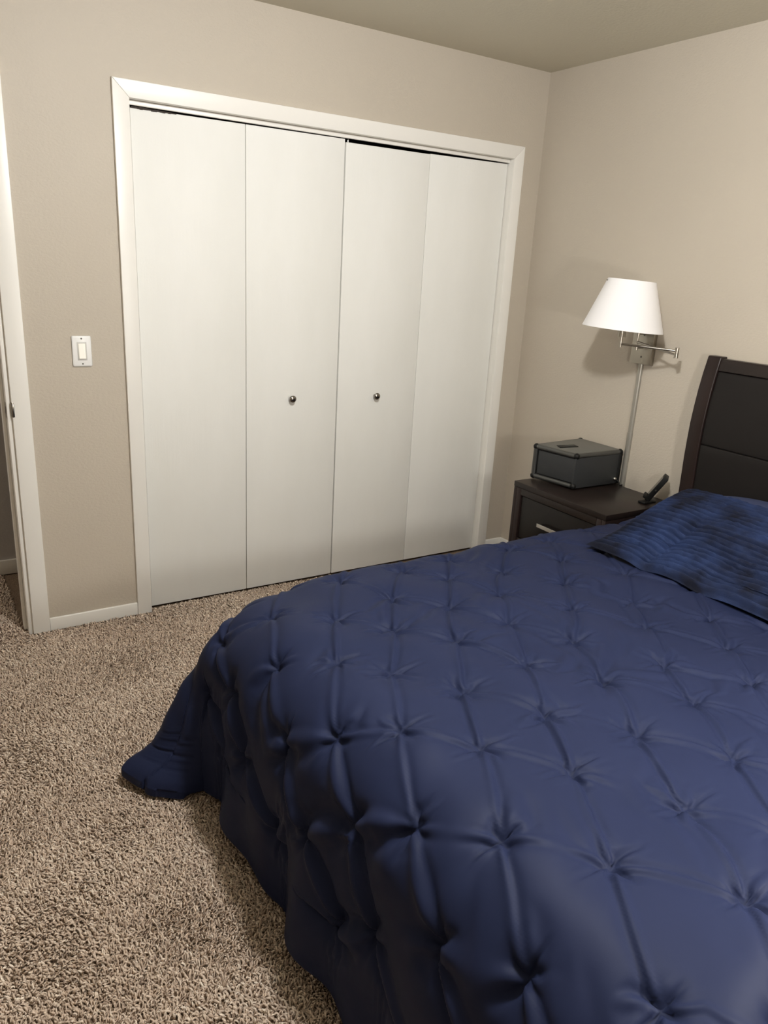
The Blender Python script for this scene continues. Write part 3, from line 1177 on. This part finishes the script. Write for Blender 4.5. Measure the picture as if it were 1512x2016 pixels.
def f_case(u, v):
    x = -.325-.235*v
    y = -1.725+.385*u*(1-.03*(1-np.abs(v)))
    z = .664+.035*np.clip(-v, 0, 1)**2*.3+0*u
    return np.stack([x+0*u, y+0*v, z+.010*np.cos(u*2)], -1)


cushion = pillow_mesh('bed_pillow', f_case, 70, 50, M['case'], lambda u, v: .002+.092*bulge(u, v, 2.6, .5), edge=.25)
tag(cushion, 'plain navy bed pillow lying flat against the headboard, behind the ribbed plush pillow', 'pillow')

PVV = np.array([-1, -.8, -.55, -.25, .0, .3, .6, .85, 1.0])
PXX = np.array([-.915, -.855, -.785, -.710, -.645, -.570, -.495, -.445, -.415])
PZZ = np.array([.637, .645, .665, .698, .724, .746, .764, .771, .772])


def f_plush(u, v):
    x = np.interp(v, PVV, PXX)
    z = np.interp(v, PVV, PZZ)
    y = -1.905+.475*u*(1-.035*(1-v*v))
    x = x+.02*(1-u*u)*(v < 0)*(-v)
    # crumple running from the front edge back into the pillow
    line = -1.66-.10*(x+.9)
    dip = np.exp(-((y-line)/.045)**2)*np.clip((-.56-x)/.2, 0, 1)*np.clip((x+.935)/.06, 0, 1)
    z = z-.020*dip
    line2 = -2.02-.5*(x+.6)
    z = z-.010*np.exp(-((y-line2)/.06)**2)
    return np.stack([x, y, z], -1)


plush = pillow_mesh('plush_pillow', f_plush, 150, 260, M['plush'], lambda u, v: .012*bulge(u, v, 8, .5)+.036*bulge(u, v, 2.4, .5), ribs=.0150, pitch=.0225, seed=5, edge=.35)
tag(plush, 'ribbed navy plush throw pillow lying on the comforter in front of the plain pillow', 'pillow')

# ------------------------------------------------------------------ carpet pile


def carpet():
    rng = np.random.default_rng(11)
    # regions of carpet the photograph shows: (x0, x1, y0, y1, spacing)
    regs = [(-2.95, -2.02, -3.0, -1.15, .0057), (-2.95, -1.10, -1.15, .026, .0066), (-2.70, DX-.02, 0.026, .685, .0078), (-3.5, -2.95, -2.2, -.0, .010)]
    pts = []
    for x0, x1, y0, y1, sp in regs:
        gx = np.arange(x0, x1, sp)
        gy = np.arange(y0, y1, sp)
        a, b = np.meshgrid(gx, gy)
        p = np.stack([a.ravel(), b.ravel()], -1)
        p += rng.uniform(-.5, .5, p.shape)*sp
        pts.append(p)
    p = np.concatenate(pts)
    x, y = p[:, 0], p[:, 1]
    keep = ~((y > -.016) & (x > DX-.012) & (x < XL+.001))           # wall and casing
    keep &= ~((y > -.016) & (y < .001) & (x < DX+.001) & (x > DX-.03) & False)
    keep &= ~((y > .026) & (x > DX-.035))
    keep &= ~((x > -1.95) & (y < -1.05))
    keep &= (y < .026) | (x < DX)
    p = p[keep]
    n = len(p)
    # neighbouring tufts lean alike, in patches
    lean_f = np.sin(p[:, 0]*9+1.3*np.sin(p[:, 1]*7))+np.cos(p[:, 1]*8.3+np.sin(p[:, 0]*11))
    az = rng.uniform(0, 2*math.pi, n)*.62+lean_f*1.3
    ln = rng.uniform(.010, .019, n)
    tilt = rng.uniform(.6, 1.35, n)
    rad = rng.uniform(.0021, .0032, n)
    curl = rng.normal(0, .5, n)
    K = 3
    lev = 4
    rings = np.zeros((n, lev, K, 3))
    cx = np.zeros((n, 3))
    cx[:, :2] = p
    cx[:, 2] = -.012
    prof = [1.0, 1.15, .95, .35]
    cen = [cx]
    dirv = []
    for l in range(lev):
        tl = tilt*(.35+.5*l)
        aa = az+curl*l
        d = np.stack([np.sin(tl)*np.cos(aa), np.sin(tl)*np.sin(aa), np.cos(tl)], -1)
        dirv.append(d)
        if l < lev-1:
            cen.append(cen[-1]+d*(ln/(lev-1))[:, None])
    for l in range(lev):
        d = dirv[l]
        up = np.array([0.2, .1, 1.0])
        s1 = np.cross(d, up)
        s1 /= np.linalg.norm(s1, axis=-1, keepdims=True)+1e-9
        s2 = np.cross(d, s1)
        for k in range(K):
            a = 2*math.pi*k/K+l*.5
            rings[:, l, k] = cen[l]+(s1*math.cos(a)+s2*math.sin(a))*(rad*prof[l])[:, None]
    V_ = rings.reshape(-1, 3)
    base = (np.arange(n)*lev*K)[:, None]
    F_ = []
    for l in range(lev-1):
        for k in range(K):
            k2 = (k+1) % K
            a, b, c, d = l*K+k, l*K+k2, (l+1)*K+k2, (l+1)*K+k
            F_.append(base+np.array([a, b, c]))
            F_.append(base+np.array([a, c, d]))
    F_.append(base+np.array([(lev-1)*K, (lev-1)*K+1, (lev-1)*K+2]))
    F_ = np.concatenate(F_, 0)
    o = raw_mesh('carpet_pile', V_, F_, M['yarn'], floor)
    col = np.clip(rng.normal(.48, .24, n), 0, 1)
    patch = .10*(np.sin(p[:, 0]*6.1+2*np.sin(p[:, 1]*4.7))*np.cos(p[:, 1]*5.9+1.0))
    col = np.clip(col+patch, 0, 1)
    at = o.data.attributes.new('yarn', 'FLOAT', 'POINT')
    at.data.foreach_set('value', np.repeat(col, lev*K).astype(np.float32))
    o['kind'] = 'stuff'
    return o


carpet()
